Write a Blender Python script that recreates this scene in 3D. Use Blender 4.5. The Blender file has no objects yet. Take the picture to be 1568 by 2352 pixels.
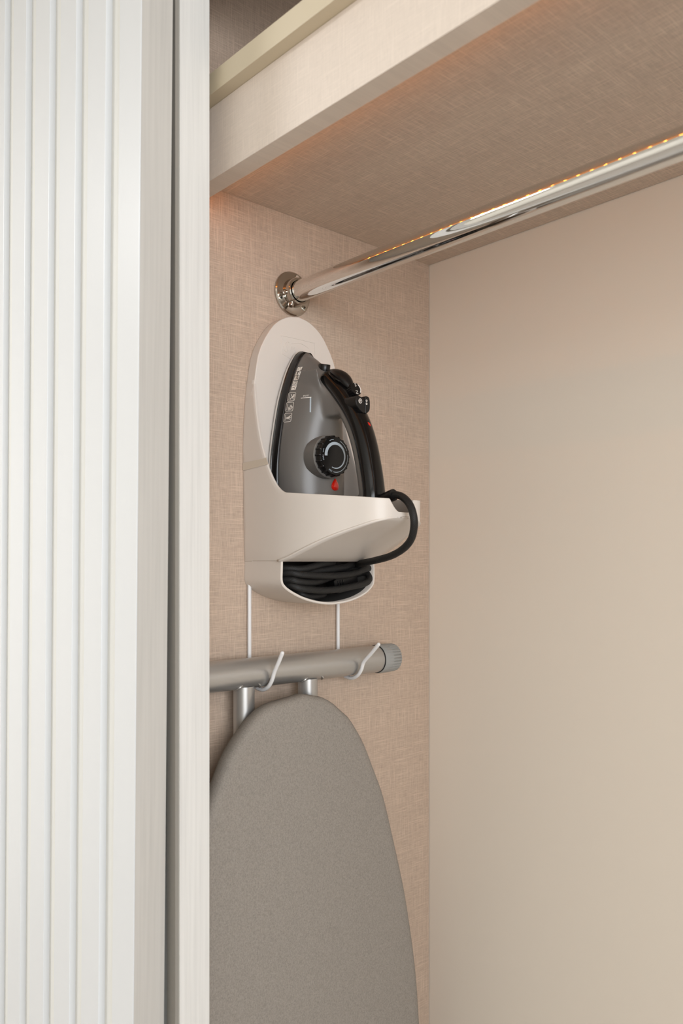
import bpy, bmesh, math, random
from mathutils import Vector, Matrix
from mathutils.bvhtree import BVHTree

SC = bpy.context.scene
COL = SC.collection
random.seed(7)

# ------------------------------------------------------------------ camera
FPX, IW, IH, HOR = 1891.0, 1568.0, 2352.0, 1290.0
A = math.radians(42.0)
FW = Vector((-math.cos(A), math.sin(A), 0)); RT = Vector((math.sin(A), math.cos(A), 0)); UP = Vector((0, 0, 1))
CAM = Vector((1.02, -1.135, 1.45))
cd = bpy.data.cameras.new('camera'); cam = bpy.data.objects.new('camera', cd); COL.objects.link(cam)
cam.location = CAM
cam.rotation_euler = FW.to_track_quat('-Z', 'Y').to_euler()
cd.sensor_fit = 'VERTICAL'; cd.sensor_height = 36.0; cd.sensor_width = 24.0
cd.lens = 36.0 * FPX / IH
cd.shift_y = (HOR - IH / 2) / IH
cd.clip_start = 0.01
cd.dof.use_dof = True; cd.dof.focus_distance = 1.27; cd.dof.aperture_fstop = 4.5
SC.camera = cam

# ------------------------------------------------------------------ world, light, exposure
w = bpy.data.worlds.new('world'); SC.world = w; w.use_nodes = True
w.node_tree.nodes['Background'].inputs[0].default_value = (0.75, 0.85, 1.0, 1)
w.node_tree.nodes['Background'].inputs[1].default_value = 1.0
def area(name, loc, look, sx, sy, power, col):
    l = bpy.data.lights.new(name, 'AREA'); l.shape = 'RECTANGLE'; l.size = sx; l.size_y = sy
    l.energy = power; l.color = col
    o = bpy.data.objects.new(name, l); COL.objects.link(o); o.location = loc
    o.rotation_euler = (Vector(look) - Vector(loc)).to_track_quat('-Z', 'Y').to_euler()
    return o
area('window_daylight', (3.17, -1.78, 1.70), (0, -1.78, 1.70), 2.2, 1.3, 67, (0.93, 0.965, 1.0))
area('ceiling_lamp_light', (-1.25, -2.2, 2.60), (-1.25, -2.2, 0), 0.8, 0.6, 50, (0.97, 0.985, 1.0))
SC.view_settings.view_transform = 'Standard'; SC.view_settings.look = 'None'
SC.view_settings.exposure = 0.28; SC.view_settings.gamma = 1.0
SC.view_settings.use_curve_mapping = False
SC.cycles.use_denoising = True
SC.cycles.max_bounces = 10; SC.cycles.diffuse_bounces = 5; SC.cycles.glossy_bounces = 5
SC.cycles.sample_clamp_indirect = 6.0
SC.cycles.caustics_reflective = False; SC.cycles.caustics_refractive = False

# ------------------------------------------------------------------ measuring helpers: a sight line of the photograph cut by a real plane
def ray(px, py): return FW + (px - IW / 2) / FPX * RT + (HOR - py) / FPX * UP
def on(ax, px, py, v):
    d = ray(px, py); return CAM + d * ((v - CAM[ax]) / d[ax])

# ------------------------------------------------------------------ materials
def lin(c): return tuple(((v / 255) / 12.92 if v / 255 <= 0.04045 else ((v / 255 + 0.055) / 1.055) ** 2.4) for v in c)
def mat(name, rgb, rough=0.5, metal=0.0, spec=0.5, coat=0.0, emit=None, estr=0.0):
    m = bpy.data.materials.new(name); m.use_nodes = True
    b = m.node_tree.nodes['Principled BSDF']
    b.inputs['Base Color'].default_value = (*lin(rgb), 1); b.inputs['Roughness'].default_value = rough
    b.inputs['Metallic'].default_value = metal; b.inputs['Specular IOR Level'].default_value = spec
    b.inputs['Coat Weight'].default_value = coat; b.inputs['Coat Roughness'].default_value = 0.08
    if emit:
        b.inputs['Emission Color'].default_value = (*lin(emit), 1); b.inputs['Emission Strength'].default_value = estr
    return m
def nd(m, t): return m.node_tree.nodes.new(t)
def lk(m, a, b): m.node_tree.links.new(a, b)
def noise(m, vec, scl, detail=2.0, rough=0.5, rot=None):
    mp = nd(m, 'ShaderNodeMapping'); mp.inputs['Scale'].default_value = scl
    if rot: mp.inputs['Rotation'].default_value = rot
    lk(m, vec, mp.inputs['Vector'])
    n = nd(m, 'ShaderNodeTexNoise'); n.inputs['Scale'].default_value = 1.0
    n.inputs['Detail'].default_value = detail; n.inputs['Roughness'].default_value = rough
    lk(m, mp.outputs[0], n.inputs['Vector'])
    return n.outputs['Fac']
def mth(m, op, a, b=None, clamp=False):
    n = nd(m, 'ShaderNodeMath'); n.operation = op; n.use_clamp = clamp
    for i, v in enumerate((a, b)):
        if v is None: continue
        if isinstance(v, (int, float)): n.inputs[i].default_value = v
        else: lk(m, v, n.inputs[i])
    return n.outputs[0]
def shade(m, fac_socket, lo, hi):
    """multiply base colour by a 0..1 socket mapped to lo..hi"""
    b = m.node_tree.nodes['Principled BSDF']
    mr = nd(m, 'ShaderNodeMapRange'); mr.inputs['To Min'].default_value = lo; mr.inputs['To Max'].default_value = hi
    lk(m, fac_socket, mr.inputs['Value'])
    mx = nd(m, 'ShaderNodeMix'); mx.data_type = 'RGBA'; mx.blend_type = 'MULTIPLY'; mx.inputs[0].default_value = 1.0
    mx.inputs[6].default_value = b.inputs['Base Color'].default_value
    lk(m, mr.outputs[0], mx.inputs[7]); lk(m, mx.outputs[2], b.inputs['Base Color'])
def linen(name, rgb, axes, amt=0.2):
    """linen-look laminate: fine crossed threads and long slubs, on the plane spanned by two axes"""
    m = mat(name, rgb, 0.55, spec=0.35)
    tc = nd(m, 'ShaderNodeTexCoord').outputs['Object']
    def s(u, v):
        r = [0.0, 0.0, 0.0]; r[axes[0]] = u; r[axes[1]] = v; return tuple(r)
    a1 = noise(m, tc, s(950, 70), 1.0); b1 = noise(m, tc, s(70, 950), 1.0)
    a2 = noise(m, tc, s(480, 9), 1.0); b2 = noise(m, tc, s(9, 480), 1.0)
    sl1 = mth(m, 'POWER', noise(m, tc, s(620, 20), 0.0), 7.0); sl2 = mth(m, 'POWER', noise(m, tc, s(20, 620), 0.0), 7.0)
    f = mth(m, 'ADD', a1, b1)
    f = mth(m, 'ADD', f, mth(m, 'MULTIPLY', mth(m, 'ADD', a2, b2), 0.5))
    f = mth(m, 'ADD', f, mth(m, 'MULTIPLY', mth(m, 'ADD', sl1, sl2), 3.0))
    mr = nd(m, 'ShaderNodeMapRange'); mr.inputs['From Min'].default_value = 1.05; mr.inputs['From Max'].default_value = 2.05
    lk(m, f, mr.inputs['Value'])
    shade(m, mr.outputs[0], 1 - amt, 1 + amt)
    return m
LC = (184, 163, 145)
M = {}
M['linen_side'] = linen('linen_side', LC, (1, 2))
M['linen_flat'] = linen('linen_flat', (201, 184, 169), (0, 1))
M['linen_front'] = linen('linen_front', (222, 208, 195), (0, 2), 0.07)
M['back'] = mat('cream_laminate', (231, 220, 206), 0.42, spec=0.4)
def add_specks():
    m = M['back']; tc = nd(m, 'ShaderNodeTexCoord').outputs['Object']
    tot = None
    for px, py, r in ((1088.5, 746.5, .0011), (1080, 1216.5, .0009), (1065, 1313, .0009), (1179, 1553, .0008), (1320, 1845, .0006), (1040, 2249, .0007)):
        p = on(1, px, py, 0.0)
        d = nd(m, 'ShaderNodeVectorMath'); d.operation = 'DISTANCE'; lk(m, tc, d.inputs[0]); d.inputs[1].default_value = p
        k = mth(m, 'LESS_THAN', d.outputs['Value'], r)
        tot = k if tot is None else mth(m, 'ADD', tot, k, True)
    shade(m, tot, 1.0, 0.25)
add_specks()
M['lip'] = mat('beige_lip', (206, 192, 166), 0.5)
M['white'] = mat('white_lacquer', (213, 214, 215), 0.38, spec=0.4)
M['groove'] = mat('grey_lacquer_groove', (219, 218, 213), 0.45, spec=0.3)
def edgeband(rgb):
    m = mat('cream_edge_band', rgb, 0.5, spec=0.3)
    tc = nd(m, 'ShaderNodeTexCoord').outputs['Object']
    f = mth(m, 'POWER', noise(m, tc, (1, 230, 5), 2.0), 2.0)
    shade(m, f, 1.04, 0.80)
    return m
M['edge'] = edgeband((214, 212, 208)); M['edge2'] = edgeband((188, 184, 178)); M['gap_shade'] = mat('gap_shade_grey', (138, 133, 125), 0.9)
M['plastic'] = mat('cream_plastic', (217, 208, 199), 0.42, spec=0.4)
M['tray_shade'] = mat('dark_grey_tray_shade', (84, 81, 78), 0.6)
M['tape'] = mat('clear_tape', (208, 197, 181), 0.25, spec=0.5)
M['chrome'] = mat('chrome', (225, 224, 222), 0.025, 1.0)
M['chrome2'] = mat('chrome_flange', (190, 184, 176), 0.16, 1.0)
M['screw'] = mat('zinc_screw', (205, 205, 195), 0.25, 1.0)
M['dark'] = mat('dark_hole', (25, 22, 20), 0.8)
M['blk'] = mat('gloss_black_plastic', (13, 12, 12), 0.13, spec=0.35)
M['blk2'] = mat('satin_black_plastic', (17, 16, 16), 0.3, spec=0.35)
M['skirt'] = mat('black_skirt', (18, 17, 17), 0.22, spec=0.4)
M['grey'] = mat('smoke_grey_plastic', (105, 101, 97), 0.36, spec=0.5)
M['print'] = mat('white_print', (235, 228, 220), 0.5)
M['print2'] = mat('silver_print', (172, 182, 190), 0.4)
M['ink'] = mat('grey_ink', (92, 84, 76), 0.5)
M['red'] = mat('red_lens', (205, 28, 14), 0.12, coat=0.5)
M['silver'] = mat('silver_paint', (184, 182, 179), 0.34, 0.75)
M['cap'] = mat('grey_rubber', (150, 150, 147), 0.55)
M['wire'] = mat('white_coated_wire', (226, 224, 223), 0.35)
M['wood'] = mat('pale_floor', (150, 143, 135), 0.45)
M['paint'] = mat('room_paint', (226, 222, 214), 0.7)
M['wood_dark'] = mat('window_frame_grey', (120, 116, 110), 0.5)
def fabric():
    m = mat('grey_heather_cotton', (141, 134, 126), 0.9, spec=0.1)
    tc = nd(m, 'ShaderNodeTexCoord').outputs['Object']
    f = mth(m, 'ADD', noise(m, tc, (800, 800, 800), 2.0), noise(m, tc, (500, 520, 400), 1.0))
    mr = nd(m, 'ShaderNodeMapRange'); mr.inputs['From Min'].default_value = 0.6; mr.inputs['From Max'].default_value = 1.4
    lk(m, f, mr.inputs['Value']); shade(m, mr.outputs[0], 0.80, 1.20)
    return m
M['fabric'] = fabric()
def braid():
    m = mat('black_braided_cable', (26, 25, 24), 0.55, spec=0.35)
    tc = nd(m, 'ShaderNodeTexCoord').outputs['UV']
    wv = nd(m, 'ShaderNodeTexWave'); wv.wave_type = 'BANDS'; wv.bands_direction = 'DIAGONAL'
    mp = nd(m, 'ShaderNodeMapping'); mp.inputs['Scale'].default_value = (230, 10.0, 1); lk(m, tc, mp.inputs['Vector'])
    lk(m, mp.outputs[0], wv.inputs['Vector']); wv.inputs['Scale'].default_value = 1.0
    shade(m, wv.outputs['Fac'], 0.55, 1.9)
    bp = nd(m, 'ShaderNodeBump'); bp.inputs['Strength'].default_value = 0.35; bp.inputs['Distance'].default_value = 0.0006
    lk(m, wv.outputs['Fac'], bp.inputs['Height']); lk(m, bp.outputs[0], m.node_tree.nodes['Principled BSDF'].inputs['Normal'])
    return m
M['braid'] = braid()
M['led'] = mat('amber_led', (255, 190, 90), 0.5, emit=(255, 165, 62), estr=34.0)
M['ledtape'] = mat('amber_led_tape', (255, 200, 120), 0.5, emit=(255, 150, 55), estr=1.4)

# ------------------------------------------------------------------ object helpers
def tag(o, label=None, cat=None, group=None, kind=None):
    if label: o['label'] = label
    if cat: o['category'] = cat
    if group: o['group'] = group
    if kind: o['kind'] = kind
    return o
def empty(name, loc, label, cat, group=None):
    o = bpy.data.objects.new(name, None); COL.objects.link(o); o.location = loc; o.empty_display_size = 0.05
    return tag(o, label, cat, group)
bpy.context.view_layer.update()
def put(o, parent):
    if parent is not None:
        o.parent = parent
        if parent.type == 'EMPTY': o.matrix_parent_inverse = Matrix.Translation(-Vector(parent.location))
def mesh(name, V, Fc, m, parent=None, smooth=False, bevel=0.0, seg=2, weld=True):
    me = bpy.data.meshes.new(name); me.from_pydata([tuple(v) for v in V], [], Fc); me.update()
    bm = bmesh.new(); bm.from_mesh(me)
    if weld: bmesh.ops.remove_doubles(bm, verts=bm.verts, dist=1e-6)
    bmesh.ops.recalc_face_normals(bm, faces=bm.faces)
    if bevel > 0:
        es = [e for e in bm.edges if len(e.link_faces) == 2 and e.calc_face_angle(0) > math.radians(35)]
        bmesh.ops.bevel(bm, geom=es, offset=bevel, segments=seg, affect='EDGES', profile=0.5, clamp_overlap=True)
    bm.to_mesh(me); bm.free()
    o = wrap(name, me, m, parent, smooth)
    if bevel > 0 and smooth:
        wn = o.modifiers.new('n', 'WEIGHTED_NORMAL'); wn.keep_sharp = True; wn.weight = 80
    return o
def wrap(name, me, m, parent=None, smooth=False, ang=40):
    o = bpy.data.objects.new(name, me); COL.objects.link(o)
    me.materials.clear(); me.materials.append(M[m] if isinstance(m, str) else m)
    if smooth:
        me.shade_smooth()
        try: me.set_sharp_from_angle(angle=math.radians(ang))
        except Exception: pass
    put(o, parent)
    return o
def box(name, x0, x1, y0, y1, z0, z1, m, parent=None, bevel=0.0):
    V = [(x, y, z) for x in (x0, x1) for y in (y0, y1) for z in (z0, z1)]
    Fc = [(0, 1, 3, 2), (4, 6, 7, 5), (0, 4, 5, 1), (2, 3, 7, 6), (0, 2, 6, 4), (1, 5, 7, 3)]
    return mesh(name, V, Fc, m, parent, bevel > 0, bevel)
def spline(pts, n=8, closed=False):
    P = [Vector(p) for p in pts]; out = []
    L = len(P); rng = L if closed else L - 1
    for i in range(rng):
        p1, p2 = P[i], P[(i + 1) % L]
        p0 = P[i - 1] if (i > 0 or closed) else p1 * 2 - p2
        p3 = P[(i + 2) % L] if (i + 2 < L or closed) else p2 * 2 - p1
        for k in range(n):
            t = k / n
            out.append(0.5 * ((2 * p1) + (p2 - p0) * t + (2 * p0 - 5 * p1 + 4 * p2 - p3) * t * t + (3 * p1 - p0 - 3 * p2 + p3) * t ** 3))
    if not closed: out.append(P[-1])
    return out
def loft(rings, closed_ring=True, caps=True):
    V, Fc = [], []; n = len(rings[0])
    for r in rings: V += [tuple(p) for p in r]
    for i in range(len(rings) - 1):
        for j in range(n if closed_ring else n - 1):
            a, b = i * n + j, i * n + (j + 1) % n
            Fc.append((a, b, b + n, a + n))
    if caps and closed_ring:
        Fc.append(tuple(reversed(range(n)))); Fc.append(tuple(range((len(rings) - 1) * n, len(rings) * n)))
    return V, Fc
def tube_rings(path, rad, seg=12, up=None):
    """rad: float, list, or list of (a, b); up fixes the a-axis"""
    P = [Vector(p) for p in path]; rings = []; N = None
    for i, p in enumerate(P):
        t = (P[min(i + 1, len(P) - 1)] - P[max(i - 1, 0)]).normalized()
        if up is not None: u = (Vector(up) - t * t.dot(Vector(up))).normalized()
        else:
            if N is None: N = t.orthogonal().normalized()
            u = (N - t * t.dot(N)).normalized(); N = u
        v = t.cross(u)
        r = rad[i] if isinstance(rad, list) else rad
        a, b = r if isinstance(r, tuple) else (r, r)
        rings.append([p + u * a * math.cos(2 * math.pi * k / seg) + v * b * math.sin(2 * math.pi * k / seg) for k in range(seg)])
    return rings
def tube(name, path, rad, m, parent=None, seg=12, up=None, uv=False, caps=True):
    R_ = tube_rings(path, rad, seg, up); V, Fc = loft(R_, caps=caps)
    o = mesh(name, V, Fc, m, parent, True, weld=False)
    if uv:
        me = o.data; L = [0.0]
        for i in range(1, len(path)): L.append(L[-1] + (Vector(path[i]) - Vector(path[i - 1])).length)
        ul = me.uv_layers.new(name='uv')
        for poly in me.polygons:
            ks = [me.loops[li].vertex_index % seg for li in poly.loop_indices]
            wrapf = (0 in ks) and (seg - 1 in ks) and len(ks) == 4
            for li in poly.loop_indices:
                vi = me.loops[li].vertex_index; k = vi % seg
                if wrapf and k == 0: k = seg
                ul.data[li].uv = (L[vi // seg], k / seg)
    return o
def lathe(name, prof, origin, axis, m, parent=None, seg=40, smooth=True, mod=None):
    """prof: (along, radius) pairs around axis"""
    ax = Vector(axis).normalized(); u = ax.orthogonal().normalized() if abs(ax.x) < 0.9 else Vector((0, 1, 0)) - ax * ax.y
    u.normalize(); v = ax.cross(u); O = Vector(origin); rings = []
    for i, (h, r) in enumerate(prof):
        rings.append([O + ax * h + (u * math.cos(2 * math.pi * k / seg) + v * math.sin(2 * math.pi * k / seg)) * max(1e-5, r * (mod(i, k) if mod else 1)) for k in range(seg)])
    V, Fc = loft(rings)
    return mesh(name, V, Fc, m, parent, smooth, weld=False)
def prism(name, outline, ax, a0, a1, m, parent=None, bevel=0.0, seg=2, smooth=True):
    """outline: 2-D points in the two axes other than ax"""
    o2 = [i for i in range(3) if i != ax]; V = []
    for a in (a0, a1):
        for p in outline:
            v = [0, 0, 0]; v[ax] = a; v[o2[0]] = p[0]; v[o2[1]] = p[1]; V.append(v)
    n = len(outline)
    Fc = [(i, (i + 1) % n, n + (i + 1) % n, n + i) for i in range(n)] + [tuple(reversed(range(n))), tuple(range(n, 2 * n))]
    return mesh(name, V, Fc, m, parent, smooth, bevel, seg)
def interp(tab, x):
    if x <= tab[0][0]: return tab[0][1]
    for (a, b), (c, d) in zip(tab, tab[1:]):
        if x <= c: return b + (d - b) * (x - a) / (c - a)
    return tab[-1][1]
def sinterp(tab, x):
    """smooth (Catmull-Rom) table lookup"""
    n = len(tab)
    if x <= tab[0][0]: return tab[0][1]
    if x >= tab[-1][0]: return tab[-1][1]
    for i in range(n - 1):
        if x <= tab[i + 1][0]:
            x1, y1 = tab[i]; x2, y2 = tab[i + 1]
            def sl(k):
                a, b = max(0, k - 1), min(n - 1, k + 1)
                return (tab[b][1] - tab[a][1]) / (tab[b][0] - tab[a][0])
            h = x2 - x1; t = (x - x1) / h; m1, m2 = sl(i) * h, sl(i + 1) * h
            return (2 * t ** 3 - 3 * t * t + 1) * y1 + (t ** 3 - 2 * t * t + t) * m1 + (-2 * t ** 3 + 3 * t * t) * y2 + (t ** 3 - t * t) * m2
def struct(o): o['kind'] = 'structure'; return o

# ------------------------------------------------------------------ the setting
SH = 1.996            # underside of the shelf
FB, FFR, FZ, FT = -0.500, -0.528, 1.960, 2.057   # fascia back, front, bottom, top
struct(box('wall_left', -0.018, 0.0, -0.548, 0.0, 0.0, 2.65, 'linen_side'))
struct(box('wall_back', -1.0, 1.918, 0.0012, 0.02, 0.0, 2.65, 'back'))
struct(box('wall_right', 1.90, 1.918, -0.548, 0.0, 0.0, 2.65, 'linen_side'))
struct(box('floor', -2.7, 3.3, -4.1, 0.12, -0.05, 0.0, 'wood'))
struct(box('ceiling', -2.7, 3.3, -4.1, 0.12, 2.65, 2.70, 'paint'))
struct(box('wall_far_left', -2.7, -2.6, -4.1, 0.12, 0.0, 2.65, 'paint'))
struct(box('wall_beside_door', -2.6, -1.0, -0.46, -0.36, 0.0, 2.65, 'paint'))
struct(box('wall_beside_wardrobe', 1.918, 3.2, -0.56, -0.46, 0.0, 2.65, 'paint'))
struct(box('wall_front', -2.6, 3.2, -4.1, -4.0, 0.0, 2.65, 'paint'))
def window_wall():
    V, Fc = [], []
    for y0, y1, z0, z1 in ((-4.1, -2.88, 0, 2.65), (-0.68, 0.12, 0, 2.65), (-2.88, -0.68, 0, 1.05), (-2.88, -0.68, 2.35, 2.65)):
        b = len(V); V += [(x, y, z) for x in (3.2, 3.3) for y in (y0, y1) for z in (z0, z1)]
        Fc += [tuple(b + i for i in q) for q in ((0, 1, 3, 2), (4, 6, 7, 5), (0, 4, 5, 1), (2, 3, 7, 6), (0, 2, 6, 4), (1, 5, 7, 3))]
    return mesh('wall_far_right', V, Fc, 'paint', weld=False)
struct(window_wall())

# wardrobe shelf: panel, fascia rail, lip
sh = empty('wardrobe_shelf', (0.95, -0.25, SH), 'thick beige linen-look wardrobe shelf with deep front rail above the chrome rod', 'shelf')
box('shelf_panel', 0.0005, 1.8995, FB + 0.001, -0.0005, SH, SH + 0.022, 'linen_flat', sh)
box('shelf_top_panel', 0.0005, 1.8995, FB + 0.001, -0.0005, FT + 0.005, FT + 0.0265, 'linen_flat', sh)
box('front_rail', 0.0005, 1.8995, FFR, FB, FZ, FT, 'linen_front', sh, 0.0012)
box('lip', 0.0005, 1.8995, -0.5455, FB, FT, 2.085, 'lip', sh, 0.001)

struct(box('shade_header_1', 0.0, 1.90, -0.548, -0.530, 2.22, 2.65, 'linen_front'))  # unseen header panel, added to keep light out of the upper compartment
# sliding doors stacked at the left
DX, DY0, DY1 = 0.1215, -0.6576, -0.6155
d1 = empty('door_1', (-0.30, -0.6365, 1.25), 'white grooved sliding door leaf in the left foreground', 'door'); d1['kind'] = 'structure'
tilt = math.radians(0.98); PIV = Vector((DX, 0, 1.36))
def rotd(o):
    Rm = Matrix.Translation(PIV) @ Matrix.Rotation(tilt, 4, 'Y') @ Matrix.Translation(-PIV)
    o.data.transform(Rm); o.data.update()
GP, GW, GD = 0.0885, 0.0369, 0.009
x1 = DX
rotd(box('door_core', -0.72, DX, DY0 + GD, DY1, 0.08, 2.56, 'groove', d1))
rotd(box('edge_band', DX, DX + 0.0008, DY0 + 0.0012, DY1, 0.08, 2.56, 'edge2', d1))
g0 = 0.0095
xr = DX
for i in range(9):
    xl = 0.0664 - i * GP
    rotd(box('slat', xl, xr, DY0, DY0 + GD + 0.001, 0.08, 2.56, 'white', d1, 0.0012))
    xr = xl - GW
d2 = empty('door_2', (-0.30, -0.5815, 1.25), 'cream-edged sliding door leaf just behind the grooved one', 'door'); d2['kind'] = 'structure'
box('door_panel', -0.72, 0.13, -0.6030, -0.5600, 0.03, 2.60, 'groove', d2)
box('gap_shade_strip', 0.108, 0.1285, -0.6080, -0.6030, 0.03, 2.60, 'gap_shade', d2)  # dark strip added to stand in for shade between the two leaves
box('edge_band', 0.13, 0.1308, -0.6030, -0.5600, 0.03, 2.60, 'edge', d2)

# ------------------------------------------------------------------ chrome hanging rod
fc = on(0, 672, 675, 0.003); RY, RZ, RR = fc.y, fc.z, 0.0163
rod = empty('hanging_rod', (0.0, RY, RZ), 'shiny chrome hanging rod running out from a round wall flange', 'clothes rod')
tube('tube', [(0.008, RY, RZ), (0.6, RY, RZ), (1.2, RY, RZ), (1.899, RY, RZ)], RR, 'chrome', rod, 64)
FR = 0.0345
fl = lathe('flange', [(0.0003, 0.001), (0.0003, FR), (0.0035, FR), (0.0052, FR - 0.0018), (0.0054, 0.0235), (0.0060, 0.0222), (0.010, 0.0215), (0.0195, 0.0212), (0.0205, 0.0204), (0.0205, RR + 0.0012), (0.012, RR + 0.0006)], (0, RY, RZ), (1, 0, 0), 'chrome2', rod, 72)
for ang, fill in ((75, False), (205, True), (318, True)):
    a = math.radians(ang); y, z = RY + 0.0282 * math.cos(a), RZ + 0.0282 * math.sin(a)
    if fill:
        s_ = lathe('screw', [(0.0050, 0.0001), (0.0050, 0.0044), (0.0060, 0.0042), (0.0066, 0.003), (0.0068, 0.0001)], (0, y, z), (1, 0, 0), 'screw', fl, 24)
        for q in (0.4, 0.4 + math.pi / 2):
            c, s = math.cos(q), math.sin(q); L_, W_ = 0.0026, 0.0006
            V = [(0.00695, y + c * a_ * L_ - s * b_ * W_, z + s * a_ * L_ + c * b_ * W_) for a_, b_ in ((-1, -1), (1, -1), (1, 1), (-1, 1))]
            prism('screw_slot', [(v[1], v[2]) for v in V], 0, 0.0060, 0.0070, 'dark', s_)
    else:
        lathe('screw_hole', [(0.0050, 0.0042), (0.0062, 0.0040), (0.0062, 0.0032), (0.0054, 0.0030), (0.0054, 0.0001)], (0, y, z), (1, 0, 0), 'screw', fl, 24)
        lathe('hole_bottom', [(0.0053, 0.0030), (0.00575, 0.0029), (0.00575, 0.0001)], (0, y, z), (1, 0, 0), M['linen_side'], fl, 20)
# set-screw boss under the neck
lathe('set_screw', [(0.0, 0.0045), (0.006, 0.0045), (0.0072, 0.0036), (0.0072, 0.0018), (0.004, 0.0016), (0.004, 0.0001)], (0.0125, RY - 0.010, RZ - 0.0185), (0.25, -0.45, -0.85), 'chrome2', fl, 20)
lathe('set_screw', [(0.0, 0.003), (0.0045, 0.003), (0.0050, 0.0022), (0.0050, 0.0001)], (0.0130, RY - 0.0205, RZ - 0.004), (0.1, -0.97, -0.2), 'chrome2', fl, 20)

# ------------------------------------------------------------------ amber LED strips tucked behind the rail and the door jamb
def led_strip(name, label, p0, p1, nrm, n):
    p0, p1, nrm = Vector(p0), Vector(p1), Vector(nrm); d = (p1 - p0).normalized(); s = nrm.cross(d)
    root = empty(name, tuple(p0), label, 'light strip')
    def bx(c, hl, hw, h0, h1):
        return [c + d * a * hl + s * b * hw + nrm * h for a in (-1, 1) for b in (-1, 1) for h in (h0, h1)]
    Q = ((0, 1, 3, 2), (4, 6, 7, 5), (0, 4, 5, 1), (2, 3, 7, 6), (0, 2, 6, 4), (1, 5, 7, 3))
    mesh('tape', bx((p0 + p1) / 2, (p1 - p0).length / 2, 0.004, 0.0003, 0.0010), list(Q), 'ledtape', root)
    V, Fc = [], []
    for i in range(n):
        b = len(V); V += bx(p0.lerp(p1, (i + 0.5) / n), 0.0018, 0.0014, 0.0010, 0.0022); Fc += [tuple(b + k for k in q) for q in Q]
    tag(mesh('led_chips', V, Fc, 'led', root, weld=False), kind='stuff')
led_strip('led_strip', 'amber LED strip hidden behind the shelf front rail, seen mirrored in the rod', (0.012, FB, 1.970), (1.885, FB, 1.970), (0, 1, 0), 94)

# ------------------------------------------------------------------ iron holder
YC = -0.325
hold = empty('iron_holder', (0.0, YC, 1.38), 'cream moulded plastic iron holder fixed to the linen wall below the rod flange', 'iron holder')
wl = [on(0, px, py, 0.0) for px, py in ((640, 747), (612, 783), (594, 812), (577, 850), (567, 890), (561, 935), (557, 1010), (557, 1060), (558, 1150), (560, 1290))]
ztop = on(0, 684, 729, 0.022).z
btab = [(p.z, YC - p.y) for p in wl]; btab = sorted(btab)
ztop = 1.8318
bfull = [t for t in btab if t[0] < 1.64] + [(1.683, .0888), (1.7131, .0858), (1.7325, .0828), (1.7611, .0773), (1.7813, .0684), (1.7993, .057), (1.8135, .0446), (1.8235, .0300), (1.829, .0165), (1.8318, 0.0)]
bfull = [(btab[0][0] - 0.01, btab[0][1])] + bfull
def bw(z): return sinterp(bfull, z)
# back plate outline (y, z)
ZB = on(0, 560, 1290, 0).z
zs = [ZB + (ztop - 0.03 - ZB) * i / 24 for i in range(25)] + [ztop - 0.03 + 0.03 * math.sin(math.pi / 2 * i / 12) for i in range(1, 13)]
left = [(YC - bw(z), z) for z in zs]; right = [(YC + bw(z), z) for z in reversed(zs[:-1])]
PT = 0.021
bp = prism('back_plate', left + right, 0, 0.0004, PT, 'plastic', hold, 0.0016, 3)

# side flange + pocket shell: vertical wall over a plan curve, cut by a top edge and an under plane
fl_px = ((583, 872), (584, 900), (587, 935), (592, 980), (602, 1030), (615, 1075), (628, 1105), (638, 1121), (650, 1131))
flange = []
for px, py in fl_px:
    y = YC - 0.0918
    for _ in range(3):
        p = on(1, px, py, y); y = YC - bw(p.z)
    flange.append((p.x, p.z))
XN = 0.247
plan = spline([Vector((a, b, 0)) for a, b in ((0.0, 1.0), (0.05, 1.003), (0.095, 0.99), (0.135, 0.93), (0.172, 0.82), (0.205, 0.67), (0.231, 0.53), (0.2435, 0.36), (XN, 0.16), (XN + 0.0003, 0.0))], 8)
plan = [(p.x, p.y) for p in plan]
pm = on(1, 895, 1144, YC - 0.03); pn = on(1, 945, 1190, YC)
XT, ZT = 0.090, on(0, 752, 1286, 0.090).z
zc, zr = flange[-1][1], on(0, 897, 1145, 0.243).z
zcr = on(0, 935, 1190, XN).z; znb = on(0, 932, 1177, XN).z
pr_ = on(0, 962, 1150, XN)
def ztopf(x, h, side):
    if x <= flange[-1][0]: return interp(flange, x)
    return zc + (zr - zc) * (x - flange[-1][0]) / (0.243 - flange[-1][0])
def zbotf(x):
    if x <= XT: return ZT - 0.0012
    return sinterp([(XT, ZT), (0.103, 1.4555), (0.133, 1.4670), (0.170, 1.4815), (0.1967, 1.4911), (0.2219, 1.4994), (0.241, 1.5063), (XN, 1.5098)], x)
def notch(yrel, zt):
    # U notch cut into the nose
    a, b = -0.0270, 0.0190
    if yrel <= a or yrel >= b: return zt
    t = (yrel - a) / (b - a); k = min(1.0, 3.4 * min(t * 0.75, (1 - t) * 1.5))
    k = math.sin(k * math.pi / 2)
    return zt + (znb - zt) * k
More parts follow.
